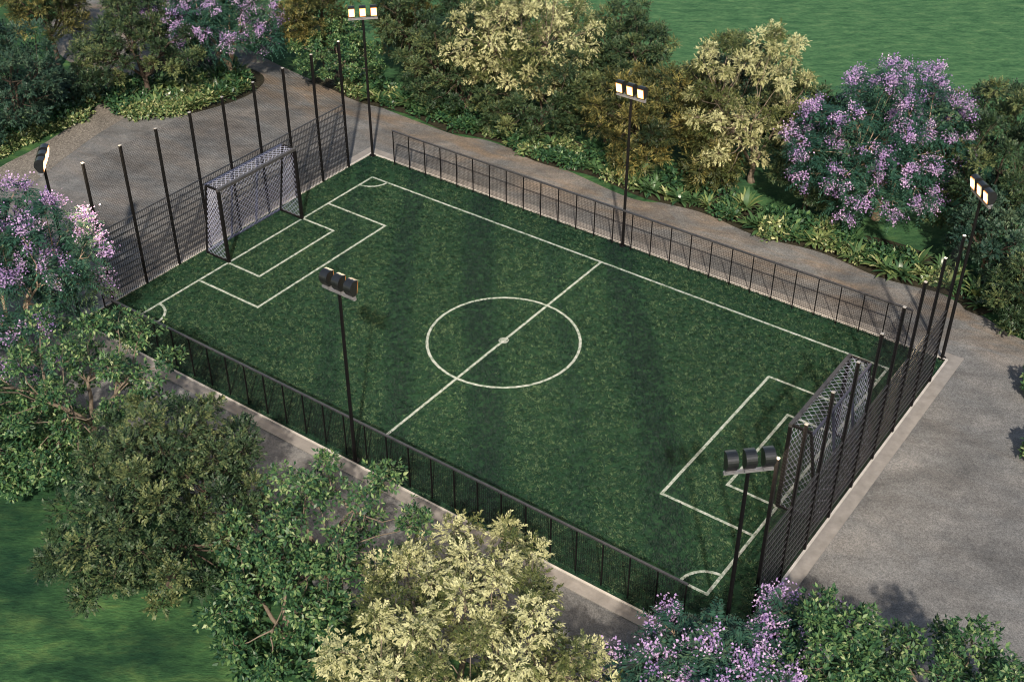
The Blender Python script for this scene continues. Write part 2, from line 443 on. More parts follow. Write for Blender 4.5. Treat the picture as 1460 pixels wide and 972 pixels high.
def vnoise(x, y, s, seed):
    """cheap value noise for tone maps"""
    r = np.random.default_rng(seed); G = r.random((256, 256))
    X = x*s+500; Y = y*s+500; xi = np.floor(X).astype(int); yi = np.floor(Y).astype(int); fx = X-xi; fy = Y-yi
    fx = fx*fx*(3-2*fx); fy = fy*fy*(3-2*fy)
    g = lambda a, b: G[a % 256, b % 256]
    return (g(xi, yi)*(1-fx)+g(xi+1, yi)*fx)*(1-fy)+(g(xi, yi+1)*(1-fx)+g(xi+1, yi+1)*fx)*fy

def turf_blades():
    n_t = 62000      # tufts of blades
    cx = rng.uniform(-TX+0.03, TX-0.03, n_t); cy = rng.uniform(-TY+0.03, TY-0.03, n_t)
    lean = rng.uniform(0, 2*PI, n_t); k = 6
    x = np.repeat(cx, k)+rng.normal(0, 0.025, n_t*k); y = np.repeat(cy, k)+rng.normal(0, 0.025, n_t*k)
    la = np.repeat(lean, k)+rng.normal(0, 0.6, n_t*k)
    bk = shadow_band(cx, cy)
    # cast shadow streaks painted in as darker blades leaning along the band
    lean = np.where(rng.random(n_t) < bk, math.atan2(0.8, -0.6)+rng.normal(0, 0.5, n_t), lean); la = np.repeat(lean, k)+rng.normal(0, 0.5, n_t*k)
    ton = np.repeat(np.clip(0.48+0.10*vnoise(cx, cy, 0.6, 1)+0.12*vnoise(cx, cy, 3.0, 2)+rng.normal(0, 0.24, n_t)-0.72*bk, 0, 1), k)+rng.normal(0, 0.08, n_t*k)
    keep = (np.abs(x) < TX-0.02) & (np.abs(y) < TY-0.02)
    keep &= ~(line_mask(x, y) & (rng.random(len(x)) < 0.985))
    x, y, la, ton = x[keep], y[keep], la[keep], ton[keep]
    n_ = len(x)
    A = np.stack([np.cos(la)*0.9, np.sin(la)*0.9, rng.uniform(0.25, 0.9, n_)], 1)
    P = np.stack([x, y, np.full(n_, 0.0)], 1)
    Nn = np.stack([np.zeros(n_), np.zeros(n_), np.ones(n_)], 1)+rng.normal(0, 0.4, (n_, 3))
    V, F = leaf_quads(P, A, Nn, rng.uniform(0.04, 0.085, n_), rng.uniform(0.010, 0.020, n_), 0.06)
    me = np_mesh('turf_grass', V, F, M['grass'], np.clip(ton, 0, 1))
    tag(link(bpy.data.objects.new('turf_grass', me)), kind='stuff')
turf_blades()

# ------------------------------------------------------------------ fences
def low_fence(s, label):
    y = s*5.5; x0, x1, n_ = -8.16, 8.2, 27
    root = empty('side_fence', ((x0+x1)/2, y, 0)); ox = (x0+x1)/2
    tag(root, label, 'fence', 'low mesh fences along the touchlines')
    xs = np.linspace(x0, x1, n_+1) - ox
    H = 1.17
    for x in xs:
        m_ = MB(); m_.box((x-0.011, -0.016, 0), (x+0.011, 0.016, H-0.035)); m_.build('post', M['black'], root)
    m_ = MB(); m_.box((xs[0]-0.02, -0.024, H-0.035), (xs[-1]+0.02, 0.024, H)); m_.build('top_rail', M['rail'], root)
    for i in range(n_):
        a, b = xs[i]+0.011, xs[i+1]-0.011
        m_ = MB(); k = 12
        for j in range(1, k):
            x = a+(b-a)*j/k; m_.box((x-0.002, -0.002, 0.05), (x+0.002, 0.002, H-0.035))
        for j in range(22):
            z = 0.06+j*0.05; m_.box((a, 0.0028, z-0.002), (b, 0.0065, z+0.002))
        m_.build('mesh_panel', M['wire'], root)
low_fence(1, 'low black mesh fence along the far touchline with the warm lit path behind it')
low_fence(-1, 'low black mesh fence along the near touchline by the pale concrete kerb and front trees')

def end_fence(s, label):
    x = s*9.2; root = empty('end_fence', (x, 0, 0)); tag(root, label, 'fence', 'tall fences behind the goals')
    ys = np.linspace(-4.56, 4.56, 9); H, PH = 4.05, 2.1
    for y in ys:
        m_ = MB(); m_.box((-0.03, y-0.03, 0), (0.03, y+0.03, H)); po = m_.build('post', M['black'], root)
        m_ = MB(); m_.box((-0.032, y-0.032, H), (0.032, y+0.032, H+0.014)); m_.build('post_cap', M['cap'], po)
    for i in range(8):
        a, b = ys[i]+0.035, ys[i+1]-0.035
        m_ = MB(); k = 17
        for j in range(1, k):
            y = a+(b-a)*j/k; m_.box((-0.004, y-0.0045, 0.015), (0.004, y+0.0045, PH))
        nv_ = len(m_.F)
        for j in range(11):
            z = 0.3+j*0.179
            for t in (-1, 1): m_.box((t*0.013-0.006, a, z-0.012), (t*0.013+0.006, b, z+0.012))
        pn = m_.build('mesh_panel', M['wire'], root); pn.data.materials.append(M['rail'])
        for p_ in list(pn.data.polygons)[nv_:]: p_.material_index = 1
        m_ = MB(); W_ = b-a; z0, z1 = PH+0.02, H-0.02; hh = z1-z0; st = 0.075
        for sg in (1, -1):
            for j in range(int(-hh/st), int(W_/st)+1):
                u0 = j*st; t0 = max(0, -u0); t1 = min(hh, W_-u0)
                if t1-t0 < 0.02: continue
                f = (lambda t: (a+u0+t)) if sg == 1 else (lambda t: (b-u0-t))
                m_.bar((0.004*sg, f(t0), z0+t0), (0.004*sg, f(t1), z0+t1), 0.0048, 3, cap=False)
        m_.build('netting', M['wire'], root)
end_fence(-1, 'tall black mesh fence with netting behind the far goal, before the grey plaza')
end_fence(1, 'tall black mesh fence with netting behind the near goal, rising from the kerb')

# ------------------------------------------------------------------ goals
def net_patch(m_, A, B, C, D, st, wd):
    """diamond net on the quad A B C D (A-B bottom edge, D-C top edge)"""
    A, B, C, D = (np.array(v, float) for v in (A, B, C, D))
    Wd = max(np.linalg.norm(B-A), np.linalg.norm(C-D)); Hh = max(np.linalg.norm(D-A), np.linalg.norm(C-B))
    nu = max(2, round(Wd/st)); nv = max(2, round(Hh/st))
    sag = np.cross(B-A, D-A); sag /= np.linalg.norm(sag)+1e-9
    f = lambda u, v: (A*(1-u)+B*u)*(1-v)+(D*(1-u)+C*u)*v + sag*0.03*math.sin(PI*u)*math.sin(PI*v)
    P = lambda i, j: f(i/nu, j/nv)
    for i in range(nu):
        for j in range(nv):
            if (i+j) % 2 == 0: m_.bar(P(i, j), P(i+1, j+1), wd, 3, cap=False)
            else: m_.bar(P(i+1, j), P(i, j+1), wd, 3, cap=False)

def goal(s, label):
    root = empty('football_goal', (s*PX, 0, 0), 0 if s < 0 else PI)   # local -x points behind the goal
    tag(root, label, 'goal', 'goals with nets')
    g, H, dt, db, t = 1.43, 2.26, 0.46, 0.84, 0.075
    for y in (-g, g):
        m_ = MB(); m_.box((-t/2, y-t/2, 0.0), (t/2, y+t/2, H-t)); m_.build('goalpost', M['black'], root)
    m_ = MB(); m_.box((-t/2, -g-t/2, H-t), (t/2, g+t/2, H)); m_.build('crossbar', M['rail'], root)
    for y in (-g, g):
        m_ = MB(); e = 0.05
        m_.box((-dt, y-e/2, H-e-0.01), (-t/2, y+e/2, H-0.01))
        m_.box((-db, y-e/2, 0.01), (-t/2, y+e/2, 0.01+e))
        m_.bar((-dt+0.01, y, H-0.06), (-db+0.01, y, 0.05), e)
        m_.build('side_frame', M['black'], root)
    m_ = MB(); m_.box((-dt-0.052, -g, H-0.06), (-dt-0.002, g, H-0.015)); m_.build('rear_bar', M['blue'], root)
    m_ = MB(); m_.box((-db-0.052, -g, 0.012), (-db-0.002, g, 0.06)); m_.build('ground_bar', M['blue'], root)
    for y in (-g/3, g/3):
        m_ = MB(); m_.bar((-dt-0.02, y, H-0.06), (-db-0.02, y, 0.06), 0.045); m_.build('rear_stay', M['blue'], root)
    st, wd = 0.08, 0.0075
    m_ = MB(); net_patch(m_, (-t/2, -g, H-0.02), (-t/2, g, H-0.02), (-dt, g, H-0.02), (-dt, -g, H-0.02), st, wd); m_.build('roof_net', M['net'], root)
    m_ = MB(); net_patch(m_, (-db, -g, 0.05), (-db, g, 0.05), (-dt, g, H-0.04), (-dt, -g, H-0.04), st, wd); m_.build('rear_net', M['net'], root)
    for y in (-g, g):
        m_ = MB(); net_patch(m_, (-db, y, 0.05), (-t/2, y, 0.05), (-t/2, y, H-0.05), (-dt, y, H-0.05), st, wd); m_.build('side_net', M['net'], root)
goal(-1, 'black framed goal with pale netting, its open front seen across the pitch')
goal(1, 'black framed goal with blue white netting, seen from above and behind its roof net')

# ------------------------------------------------------------------ floodlight masts
def floodlight(x, y, label, tw=0.0):
    aim = math.atan2(-y, -x) if abs(x) > 1 else math.atan2(-y, 0)
    if abs(x) > 1:      # corner masts look across the pitch diagonally
        aim = math.atan2(-math.copysign(1, y), -math.copysign(1, x))
    root = empty('floodlight', (x, y, 0), aim - PI/2 + tw)     # local +y = lit side
    tag(root, label, 'floodlight', 'floodlight masts round the pitch')
    H = 4.42
    m_ = MB(); m_.bar((0, 0, 0), (0, 0, H), 0.085, 10, 0.07, cap=True); m_.bar((0, 0, 0), (0, 0, 0.03), 0.2, 10); m_.build('pole', M['black'], root)
    m_ = MB(); m_.box((-0.43, -0.03, H), (0.43, 0.03, H+0.05)); m_.build('crossbar', M['bracket'], root)
    for hx in (-0.32, 0.0, 0.32):
        # housing: curved back, flat front, tilted a little downwards
        prof = [(0.06, 0.0), (0.06, 0.33)]
        for k in range(0, 9):
            a = PI/2 + (PI*0.62)*k/8
            prof.append((-0.01+0.15*math.cos(a), 0.175+0.16*math.sin(a)))
        prof.append((-0.06, 0.0))
        tl = R(-12); cz = H+0.1
        rotp = [(p[0]*math.cos(tl)-p[1]*math.sin(tl), cz+p[0]*math.sin(tl)+p[1]*math.cos(tl)) for p in prof]
        n_ = len(rotp); m_ = MB()
        V = [(hx-0.095, a, b) for a, b in rotp]+[(hx+0.095, a, b) for a, b in rotp]
        F = [(i, (i+1) % n_, n_+(i+1) % n_, n_+i) for i in range(n_)]+[tuple(range(n_-1, -1, -1)), tuple(range(n_, 2*n_))]
        m_.add(V, F); hd = m_.build('lamp_head', M['head'], root)
        m_ = MB(); q = []
        fr = lambda u, v: (u*math.cos(tl)-v*math.sin(tl), cz+u*math.sin(tl)+v*math.cos(tl))
        for u, v in ((0.063, 0.035), (0.063, 0.30)):
            a, b = fr(u, v); q += [(hx-0.088, a, b), (hx+0.088, a, b)]
        for u, v in ((0.075, 0.035), (0.075, 0.30)):
            a, b = fr(u, v); q += [(hx-0.088, a, b), (hx+0.088, a, b)]
        m_.add(q, [(4, 5, 7, 6), (0, 1, 5, 4), (2, 6, 7, 3), (0, 4, 6, 2), (1, 3, 7, 5)]); m_.build('lens', M['lens'], hd)
        m_ = MB(); m_.box((hx-0.085, -0.07, H+0.05), (hx+0.085, 0.05, H+0.085)); m_.build('bracket', M['bracket'], hd)
        ld = bpy.data.lights.new('floodlight_beam', 'SPOT'); ld.energy = 230; ld.color = (1.0, 0.74, 0.46)
        ld.spot_size = R(150); ld.spot_blend = 0.8; ld.shadow_soft_size = 0.08
        lo = link(bpy.data.objects.new('floodlight_beam', ld), root)
        a, b = fr(0.17, 0.17); lo.location = (hx, a, b); lo.rotation_euler = (R(90-16), 0, 0)
FX, FY = 9.1, 5.56
floodlight(-FX, FY, 'lit floodlight mast at the far left corner, where the kerb turns behind the low fence')
floodlight(0.02, FY, 'lit floodlight mast halfway along the far fence, in front of the olive tree')
floodlight(FX, FY+0.1, 'lit floodlight mast at the far right corner by the plaza, its three lamps seen obliquely')
floodlight(-FX, -FY-0.1, 'lit floodlight mast rising from the lilac blossom tree, its lamps seen edge on')
floodlight(0.02, -FY, 'floodlight mast halfway along the near fence, its three lamp backs against the pitch')
floodlight(FX, -FY, 'floodlight mast at the near corner beside the goal, lamp backs above the lilac blossom')

# ------------------------------------------------------------------ trees
def rdir(n_):
    v = rng.normal(size=(n_, 3)); return v/np.linalg.norm(v, axis=1, keepdims=True)

def spread(n_, r, cz, low=-0.75, shell=0.5, lob=0.22):
    """clump centres well spread through an uneven crown volume, relative to the crown centre"""
    k = rng.normal(size=(5, 3))*1.7; ph = rng.uniform(0, 6.28, 5)
    C = n_*14
    d = rdir(C); d[:, 2] = np.where(d[:, 2] < low, -d[:, 2], d[:, 2])
    lobe = 1 + lob*np.sin(d@k.T+ph).sum(1)/1.6
    rad = (shell + (1-shell)*rng.random(C)**0.6)*np.clip(lobe, 0.55, 1.3)
    P = d*rad[:, None]
    sel = [0]; dist = np.linalg.norm(P-P[0], axis=1)
    for _ in range(n_-1):
        i = int(np.argmax(dist*rng.uniform(0.75, 1, C))); sel.append(i)
        dist = np.minimum(dist, np.linalg.norm(P-P[i], axis=1))
    P = P[sel]
    return P*np.array([r, r, cz])*0.96

def clump_points(C, rc, m, flat=0.6, hollow=0.35, up=0.35):
    """m points in each clump, thick towards its outside; returns points, outward dirs, clump index"""
    n_ = len(C); idx = np.repeat(np.arange(n_), m)
    d = rdir(n_*m); d[:, 2] += up*rng.random(n_*m); d /= np.linalg.norm(d, axis=1, keepdims=True)
    rad = hollow + (1-hollow)*rng.random(n_*m)**0.5
    wob = 1+0.28*np.sin(d[:, 0]*5+idx*1.3)*np.sin(d[:, 1]*4.3+idx*2.1)
    Rr = np.asarray(rc)[idx] if np.ndim(rc) else rc
    P = C[idx]+d*(rad*wob*Rr)[:, None]*np.array([1, 1, flat])
    return P, d, idx

def branches(C, zf, base_r, spreadk, lean=(0, 0), n_limb=5, twig=0.012, wig=0.1, limb_w=0.5, fork=None):
    """trunk from the ground, limbs to groups of clumps, branches to each clump"""
    m_ = MB()
    n_ = len(C); top = C.mean(0)
    f0 = np.array([lean[0]*zf, lean[1]*zf, zf])
    tr = [np.array([0, 0, -0.05]), np.array([lean[0]*zf*0.3+rng.normal(0, 0.03), lean[1]*zf*0.3+rng.normal(0, 0.03), zf*0.45]), f0]
    m_.tube(tr, [base_r*1.35, base_r*1.02, base_r*0.86], 8)
    ang = rng.uniform(0, 2*PI)+np.arange(n_limb)*2*PI/n_limb
    ca = np.arctan2(C[:, 1]-f0[1], C[:, 0]-f0[0])
    diff = np.abs((ca[:, None]-ang[None]+PI) % (2*PI)-PI)
    grp = diff.argmin(1)
    for g in range(n_limb):
        I = np.where(grp == g)[0]
        if len(I) == 0: continue
        tip = C[I].mean(0)*np.array([0.9, 0.9, 1]); tip[2] = max(tip[2], zf+0.2)
        midp = f0+(tip-f0)*0.5+np.array([rng.normal(0, wig), rng.normal(0, wig), 0.12])
        L = []
        for t in np.linspace(0, 1, 6):
            L.append((1-t)**2*f0+2*t*(1-t)*midp+t*t*tip+(rng.normal(0, wig*0.3, 3) if 0 < t < 1 else 0))
        rr = np.linspace(base_r*limb_w*1.2, base_r*limb_w*0.45, 6)
        m_.tube(L, rr, 6)
        for i in I:
            q = C[i]; dd = [np.linalg.norm(p-q)+0.25*abs(k_-3) for k_, p in enumerate(L)]; k_ = int(np.argmin(dd)); p = L[k_]
            mid = (p+q)/2+rng.normal(0, wig*0.8, 3)
            B = [p, p*0.5+mid*0.5+rng.normal(0, wig*0.2, 3), mid, q*0.5+mid*0.5+rng.normal(0, wig*0.3, 3), q]
            m_.tube(B, np.linspace(max(rr[k_]*0.6, twig*1.5), twig*0.6, 5), 5)
            for _ in range(3):
                e = q+rdir(1)[0]*spreadk*0.8; m_.tube([mid*0.3+q*0.7, (mid*0.3+q*0.7+e)/2+rng.normal(0, 0.03, 3), e], [twig*0.7, twig*0.5, twig*0.25], 4)
    return m_

def tree(name, x, y, zc, r, cz, kind, label, group=None, lean=(0, 0), density=1.0, lob=0.22, bark=None, seed=None, cat='tree', zf=None):
    global rng
    rng = np.random.default_rng(seed if seed is not None else abs(hash((round(x*10), round(y*10)))) % 99991)
    root = empty(name, (x, y, -0.02)); tag(root, label, cat, group)
    off = np.array([lean[0]*zc, lean[1]*zc, zc])
    # kind: clumps per area, clump radius, sprays per clump, leaves per spray, spray length, leaf length range, leaf width / length, droop, upright, mean tone
    K = {'dark':  (11.5, 0.29, 92, 8, 0.17, (0.05, 0.09), 0.46, 0.03, 0.6, 0.5),
         'blue':  (14, 0.25, 62, 8, 0.15, (0.055, 0.09), 0.52, 0.0, 0.5, 0.45),
         'olive': (12, 0.28, 60, 8, 0.24, (0.08, 0.14), 0.27, -0.02, 0.55, 0.5),
         'pale':  (14, 0.25, 84, 8, 0.14, (0.045, 0.078), 0.43, -0.35, 0.6, 0.5),
         'gloss': (6.5, 0.33, 0, 0, 0, (0, 0), 0, 0, 0, 0), 'jac': (8.0, 0.34, 0, 0, 0, (0, 0), 0, 0, 0, 0)}[kind]
    n_c = int(np.clip(K[0]*(r*r*0.7+r*cz*0.9)+10, 14, 150))
    C = spread(n_c, r, cz, lob=lob, shell=0.42)
    C = C+off; C[:, 2] = np.maximum(C[:, 2], 0.28)
    rc = rng.uniform(0.7, 1.3, n_c)*np.clip(K[1]*(0.55+0.22*r), 0.2, 0.5)
    if kind in ('dark', 'blue', 'olive', 'pale'):
        m = int(K[2]*density); k = K[3]
        P0, d0, idx0 = clump_points(C, rc, m, 0.52 if kind == 'dark' else 0.66, 0.25, K[8])
        n0 = len(P0)
        A0 = d0*0.75+rng.normal(0, 0.42, P0.shape); A0[:, 2] += K[7]; A0 /= np.linalg.norm(A0, axis=1, keepdims=True)
        S0 = np.cross(A0, np.array([0, 0, 1.0])+rng.normal(0, 0.3, P0.shape)); S0 /= np.linalg.norm(S0, axis=1, keepdims=True)+1e-9
        Ls = K[4]*rng.uniform(0.6, 1.3, n0)
        P = []; A = []
        for j in range(k):
            t = (j+0.5)/k; sg = 1 if j % 2 else -1
            P.append(P0+A0*(Ls*t)[:, None]); A.append(A0*0.8+S0*sg*0.75*(1-0.6*t)+rng.normal(0, 0.22, P0.shape))
        P = np.concatenate(P); A = np.concatenate(A); idx = np.tile(idx0, k)
        L = rng.uniform(K[5][0], K[5][1], len(P)); Wd = L*K[6]
        Nn = np.cross(S0, A0); Nn[Nn[:, 2] < 0] *= -1; Nn = np.tile(Nn, (k, 1))*0.8+np.array([0, 0, 0.45])+rng.normal(0, 0.35, P.shape)
        V, F = leaf_quads(P, A, Nn, L, Wd, 0.06)
        st = np.tile(rng.normal(0, 0.12, n0), k)
        if kind == 'pale':      # pale young shoots, with older green leaves among them and whole green boughs
            pal = np.where(rng.random(n_c) < 0.7, rng.uniform(0.62, 0.92, n_c), rng.uniform(0.1, 0.4, n_c))
            yng = np.tile(rng.random(n0) < 0.82, k)
            tone = np.where(yng, pal[idx], 0.28)+st*0.7+rng.normal(0, 0.07, len(P))
        else:
            tone = K[9]+rng.normal(0, 0.17, n_c)[idx]+st*1.15+rng.normal(0, 0.09, len(P))
        me = np_mesh('crown', V, F, M[kind+'_leaf'], np.clip(tone, 0, 1))
    elif kind == 'gloss':
        # whorls of broad leaves at the ends of twigs
        m = int(74*density); P0, d0, idx0 = clump_points(C, rc*1.15, m, 0.7, 0.25, 0.4)
        k = 6; P = np.repeat(P0, k, 0); d = np.repeat(d0, k, 0); idx = np.repeat(idx0, k)
        side = rdir(len(P)); A = d*0.55+side*0.9+np.array([0, 0, -0.12]); A /= np.linalg.norm(A, axis=1, keepdims=True)
        L = rng.uniform(0.07, 0.13, len(P)); Wd = L*0.43
        Nn = d*0.5+np.array([0, 0, 1.0])+rng.normal(0, 0.35, P.shape)
        V, F = leaf_quads(P+A*0.02, A, Nn, L, Wd, 0.08)
        tone = np.clip(0.5+rng.normal(0, 0.22, len(P))+np.repeat(rng.normal(0, 0.16, len(P0)), k), 0, 1)
        me = np_mesh('crown', V, F, M['gloss_leaf'], tone)
    else:   # jacaranda: drooping feathery fronds and lilac panicles
        m = int(48*density); P0, d0, idx0 = clump_points(C, rc*1.1, m, 0.65, 0.2, 0.4)
        k = 16
        A0 = d0*0.8+rng.normal(0, 0.35, P0.shape); A0[:, 2] -= 0.15; A0 /= np.linalg.norm(A0, axis=1, keepdims=True)
        S0 = np.cross(A0, np.array([0, 0, 1.0])); S0 /= np.linalg.norm(S0, axis=1, keepdims=True)+1e-9
        Ls = rng.uniform(0.28, 0.46, len(P0))
        P = []; A = []; Lf = []
        for j in range(k):
            t = (j//2+0.6)/(k/2); sg = 1 if j % 2 else -1
            P.append(P0+A0*(Ls*t)[:, None]+np.array([0, 0, -1.0])*(0.16*t*t)); A.append(S0*sg+A0*0.55+np.array([0, 0, -0.35])+rng.normal(0, 0.16, P0.shape))
            Lf.append(Ls*0.42*(1-0.55*t))
        P = np.concatenate(P); A = np.concatenate(A); Lf = np.concatenate(Lf); idx = np.tile(idx0, k)
        V, F = leaf_quads(P, A, np.array([0, 0, 1.0])+rng.normal(0, 0.35, P.shape), Lf, Lf*0.3, 0.03)
        ct = rng.normal(0, 0.15, n_c)
        tone = np.clip(0.42+ct[idx]+rng.normal(0, 0.16, len(P)), 0, 1)
        me = np_mesh('crown', V, F, M['jac_leaf'], tone)
    crown = link(bpy.data.objects.new('crown', me), root)
    if kind == 'jac':
        out_ = (C-off)/np.array([r, r, cz])
        sc_ = np.linalg.norm(out_, axis=1)+0.4*out_[:, 2]+rng.normal(0, 0.25, n_c)
        I = np.argsort(-sc_)[:int(n_c*0.8)]
        npn = 7
        cc = np.repeat(C[I], npn, 0); oo = np.repeat(out_[I], npn, 0); rr = np.repeat(rc[I], npn)
        dd = oo/(np.linalg.norm(oo, axis=1, keepdims=True)+1e-6)*0.8+np.array([0, 0, 0.35])+rng.normal(0, 0.65, oo.shape); dd /= np.linalg.norm(dd, axis=1, keepdims=True)
        pc = cc+dd*(rr*1.15)[:, None]*np.array([1, 1, 0.8])
        kf = 56; Pf = np.repeat(pc, kf, 0)+np.repeat(dd, kf, 0)*rng.uniform(-0.1, 0.16, (len(pc)*kf, 1))+rng.normal(0, 0.07, (len(pc)*kf, 3))
        A = rng.normal(0, 1, Pf.shape)+np.repeat(dd, kf, 0)*0.8; L = rng.uniform(0.035, 0.062, len(Pf))
        V, F = leaf_quads(Pf, A, rng.normal(0, 1, Pf.shape)+np.array([0, 0, 0.8]), L, L*0.8, 0.12)
        tn = np.clip(np.repeat(rng.uniform(0.25, 0.75, len(pc)), kf)+rng.normal(0, 0.15, len(Pf)), 0, 1)
        link(bpy.data.objects.new('blossom', np_mesh('blossom', V, F, M['jac_flower'], tn)), root)
    zf = zf if zf is not None else max(0.35, (zc-cz)*0.85+0.2)
    bk = bark or {'jac': 'bark_pale', 'gloss': 'bark_grey', 'pale': 'bark_grey'}.get(kind, 'bark_dark')
    t_ = branches(C, zf, 0.05+0.022*r, float(np.mean(rc)), lean, 5 if kind != 'gloss' else 4, 0.011, 0.1)
    t_.build('trunk', M[bk], root, smooth=True)
    return root

TREES = [
 # name, x, y, zc, r, cz, kind, label, kwargs
 ('round_tree', -19.3, 0.1, 2.05, 1.8, 2.0, 'blue', 'large rounded blue green tree beside the gravel path at the left edge', {}),
 ('broadleaf_tree', -22.6, 4.2, 2.3, 1.35, 1.2, 'olive', 'brown green tree with yellowish underside behind the path in the upper left corner', {}),
 ('broadleaf_tree', -17.7, 4.1, 2.3, 1.95, 1.45, 'dark', 'wide dark green tree growing from the planted island between the paths', {}),
 ('jacaranda', -16.8, 7.0, 2.6, 1.85, 1.15, 'jac', 'lilac blossom tree with a lit pale forked trunk above the planted island', {'zf': 0.45}),
 ('broadleaf_tree', -14.8, 9.6, 2.3, 1.3, 1.45, 'olive', 'olive green tree behind the far left end of the path, left of the corner floodlight', {}),
 ('laurel_tree', -13.5, 9.0, 1.3, 1.35, 0.9, 'gloss', 'low glossy leaved tree overhanging the path under the olive tree', {'density': 1.2}),
 ('broadleaf_tree', -11.2, 10.3, 2.2, 1.1, 1.5, 'dark', 'open dark tree with bare lower branches right of the corner floodlight', {'density': 0.7}),
 ('broadleaf_tree', -8.6, 9.7, 1.7, 1.6, 1.55, 'dark', 'dark olive tree leaning out over the plants, left of the big pale yellow tree', {'density': 0.95}),
 ('broadleaf_tree', -10.4, 13.0, 2.3, 1.6, 1.6, 'dark', 'dark tree at the top edge behind the open branched tree', {}),
 ('yellow_tree', -7.5, 11.1, 2.45, 2.8, 2.1, 'pale', 'biggest pale yellow tree, spreading its crown at the top middle of the far row', {}),
 ('broadleaf_tree', -5.6, 9.6, 1.5, 1.6, 1.35, 'dark', 'dark green tree tucked low in front of the big pale yellow tree', {}),
 ('broadleaf_tree', -4.0, 12.8, 2.4, 1.55, 1.45, 'dark', 'brown green round tree before the open lawn, above the lamps of the middle far floodlight', {}),
 ('willow_tree', -2.0, 10.1, 1.8, 1.85, 1.5, 'olive', 'yellow olive tree with spiky tufts right behind the middle far floodlight', {}),
 ('broadleaf_tree', -0.6, 11.8, 1.9, 0.95, 1.6, 'blue', 'narrow blue green tree between the spiky olive tree and the pale yellow tree', {}),
 ('yellow_tree', 1.2, 11.0, 2.6, 1.85, 2.3, 'pale', 'tall pale yellow tree standing before the open lawn, left of the lilac tree', {}),
 ('broadleaf_tree', 2.6, 11.8, 1.7, 1.3, 1.5, 'dark', 'dark green tree behind the right side of the tall pale yellow tree', {}),
 ('jacaranda', 5.1, 11.1, 2.45, 2.2, 1.95, 'jac', 'largest lilac blossom tree, rounded crown against the open lawn at upper right', {'zf': 0.9}),
 ('broadleaf_tree', 7.9, 12.0, 2.3, 1.8, 2.2, 'dark', 'tall dark green tree at the right edge behind the lit corner floodlight', {'density': 1.3}),
 ('bushy_tree', 9.9, 8.4, 0.95, 1.0, 1.0, 'dark', 'low bushy dark tree at the bend of the path right of the corner floodlight', {}),
 ('jacaranda', -8.9, -7.5, 2.4, 1.95, 1.65, 'jac', 'lilac blossom tree in front of the left floodlight, flowers overlapping the tall fence', {}),
 ('laurel_tree', -4.4, -8.9, 2.3, 1.95, 1.15, 'gloss', 'glossy green tree with thin pale trunks below the lilac tree at left', {'density': 0.72, 'lob': 0.34}),
 ('broadleaf_tree', -0.5, -10.4, 2.1, 2.2, 1.6, 'dark', 'wide dark olive fine leaved tree standing on the lower left lawn', {'density': 1.1}),
 ('laurel_tree', 2.25, -8.95, 2.05, 1.55, 0.85, 'gloss', 'open glossy tree whose leaves touch the near fence below the middle floodlight', {'density': 0.7, 'lob': 0.36}),
 ('laurel_tree', 2.5, -10.3, 1.4, 1.3, 1.0, 'gloss', 'lower glossy tree between the dark fine leaved tree and the pale yellow one', {'density': 0.8, 'lob': 0.32}),
 ('yellow_tree', 6.15, -9.9, 1.95, 2.6, 1.5, 'pale', 'broad pale yellow tree at the bottom middle, close to the near kerb', {'density': 1.0, 'lob': 0.22}),
 ('jacaranda', 9.7, -7.75, 1.8, 1.15, 0.85, 'jac', 'lilac blossom tree at the bottom edge in front of the near pitch corner', {}),
 ('jacaranda', 10.75, -6.1, 1.6, 0.7, 0.55, 'jac', 'small lilac blossom tree in the shade between the kerb and a glossy tree', {}),
 ('laurel_tree', 11.3, -6.4, 1.75, 1.0, 1.0, 'gloss', 'glossy dark tree at the bottom edge right of the shaded lilac blossom', {}),
 ('laurel_tree', 13.1, -5.6, 1.85, 1.4, 1.0, 'gloss', 'broad glossy tree in the bottom right corner below the grey plaza', {}),
 ('leafy_bush', -5.3, -10.1, 0.95, 1.4, 0.75, 'gloss', 'low glossy bush at the left edge above the lower lawn', {'cat': 'bush'}),
 ('leafy_bush', 11.55, 5.65, 0.4, 0.32, 0.3, 'gloss', 'small green bush at the right edge beside the plaza, upper of two', {'cat': 'bush'}),
 ('leafy_bush', 12.3, 3.2, 0.4, 0.3, 0.3, 'gloss', 'small green bush at the right edge beside the plaza, lower of two', {'cat': 'bush'}),
 ('shrub', -20.0, 2.5, 0.7, 1.1, 0.75, 'blue', 'dark blue green shrub beside the gravel path right of the large rounded tree', {'cat': 'shrub'}),
 ('broadleaf_tree', -0.9, 12.9, 1.6, 1.5, 1.4, 'dark', 'dark tree filling the gap behind the narrow blue green tree', {}),
 ('broadleaf_tree', 3.2, 10.4, 1.1, 1.0, 0.85, 'dark', 'low dark tree between the tall pale yellow tree and the big lilac tree', {}),
 ('broadleaf_tree', 0.3, 9.9, 0.9, 0.85, 0.7, 'olive', 'low olive bush tree below the left side of the tall pale yellow tree', {}),
 ('broadleaf_tree', -3.7, 10.6, 1.4, 1.4, 1.2, 'dark', 'dark tree closing the gap between the big pale yellow tree and the spiky olive tree', {}),
 ('broadleaf_tree', -9.8, 10.2, 1.2, 1.1, 0.9, 'dark', 'low dark tree behind the plants right of the open branched tree', {}),
 ('broadleaf_tree', -12.6, 11.4, 2.3, 1.4, 1.6, 'olive', 'olive tree directly behind the lit lamps of the far left corner', {}),
 ('broadleaf_tree', 8.6, 9.9, 1.2, 1.15, 1.0, 'blue', 'low blue green tree below the tall dark tree at the right edge', {}),
 ('broadleaf_tree', -20.2, 8.4, 2.2, 1.5, 1.5, 'dark', 'dark tree at the top edge behind the planted island', {}),
]
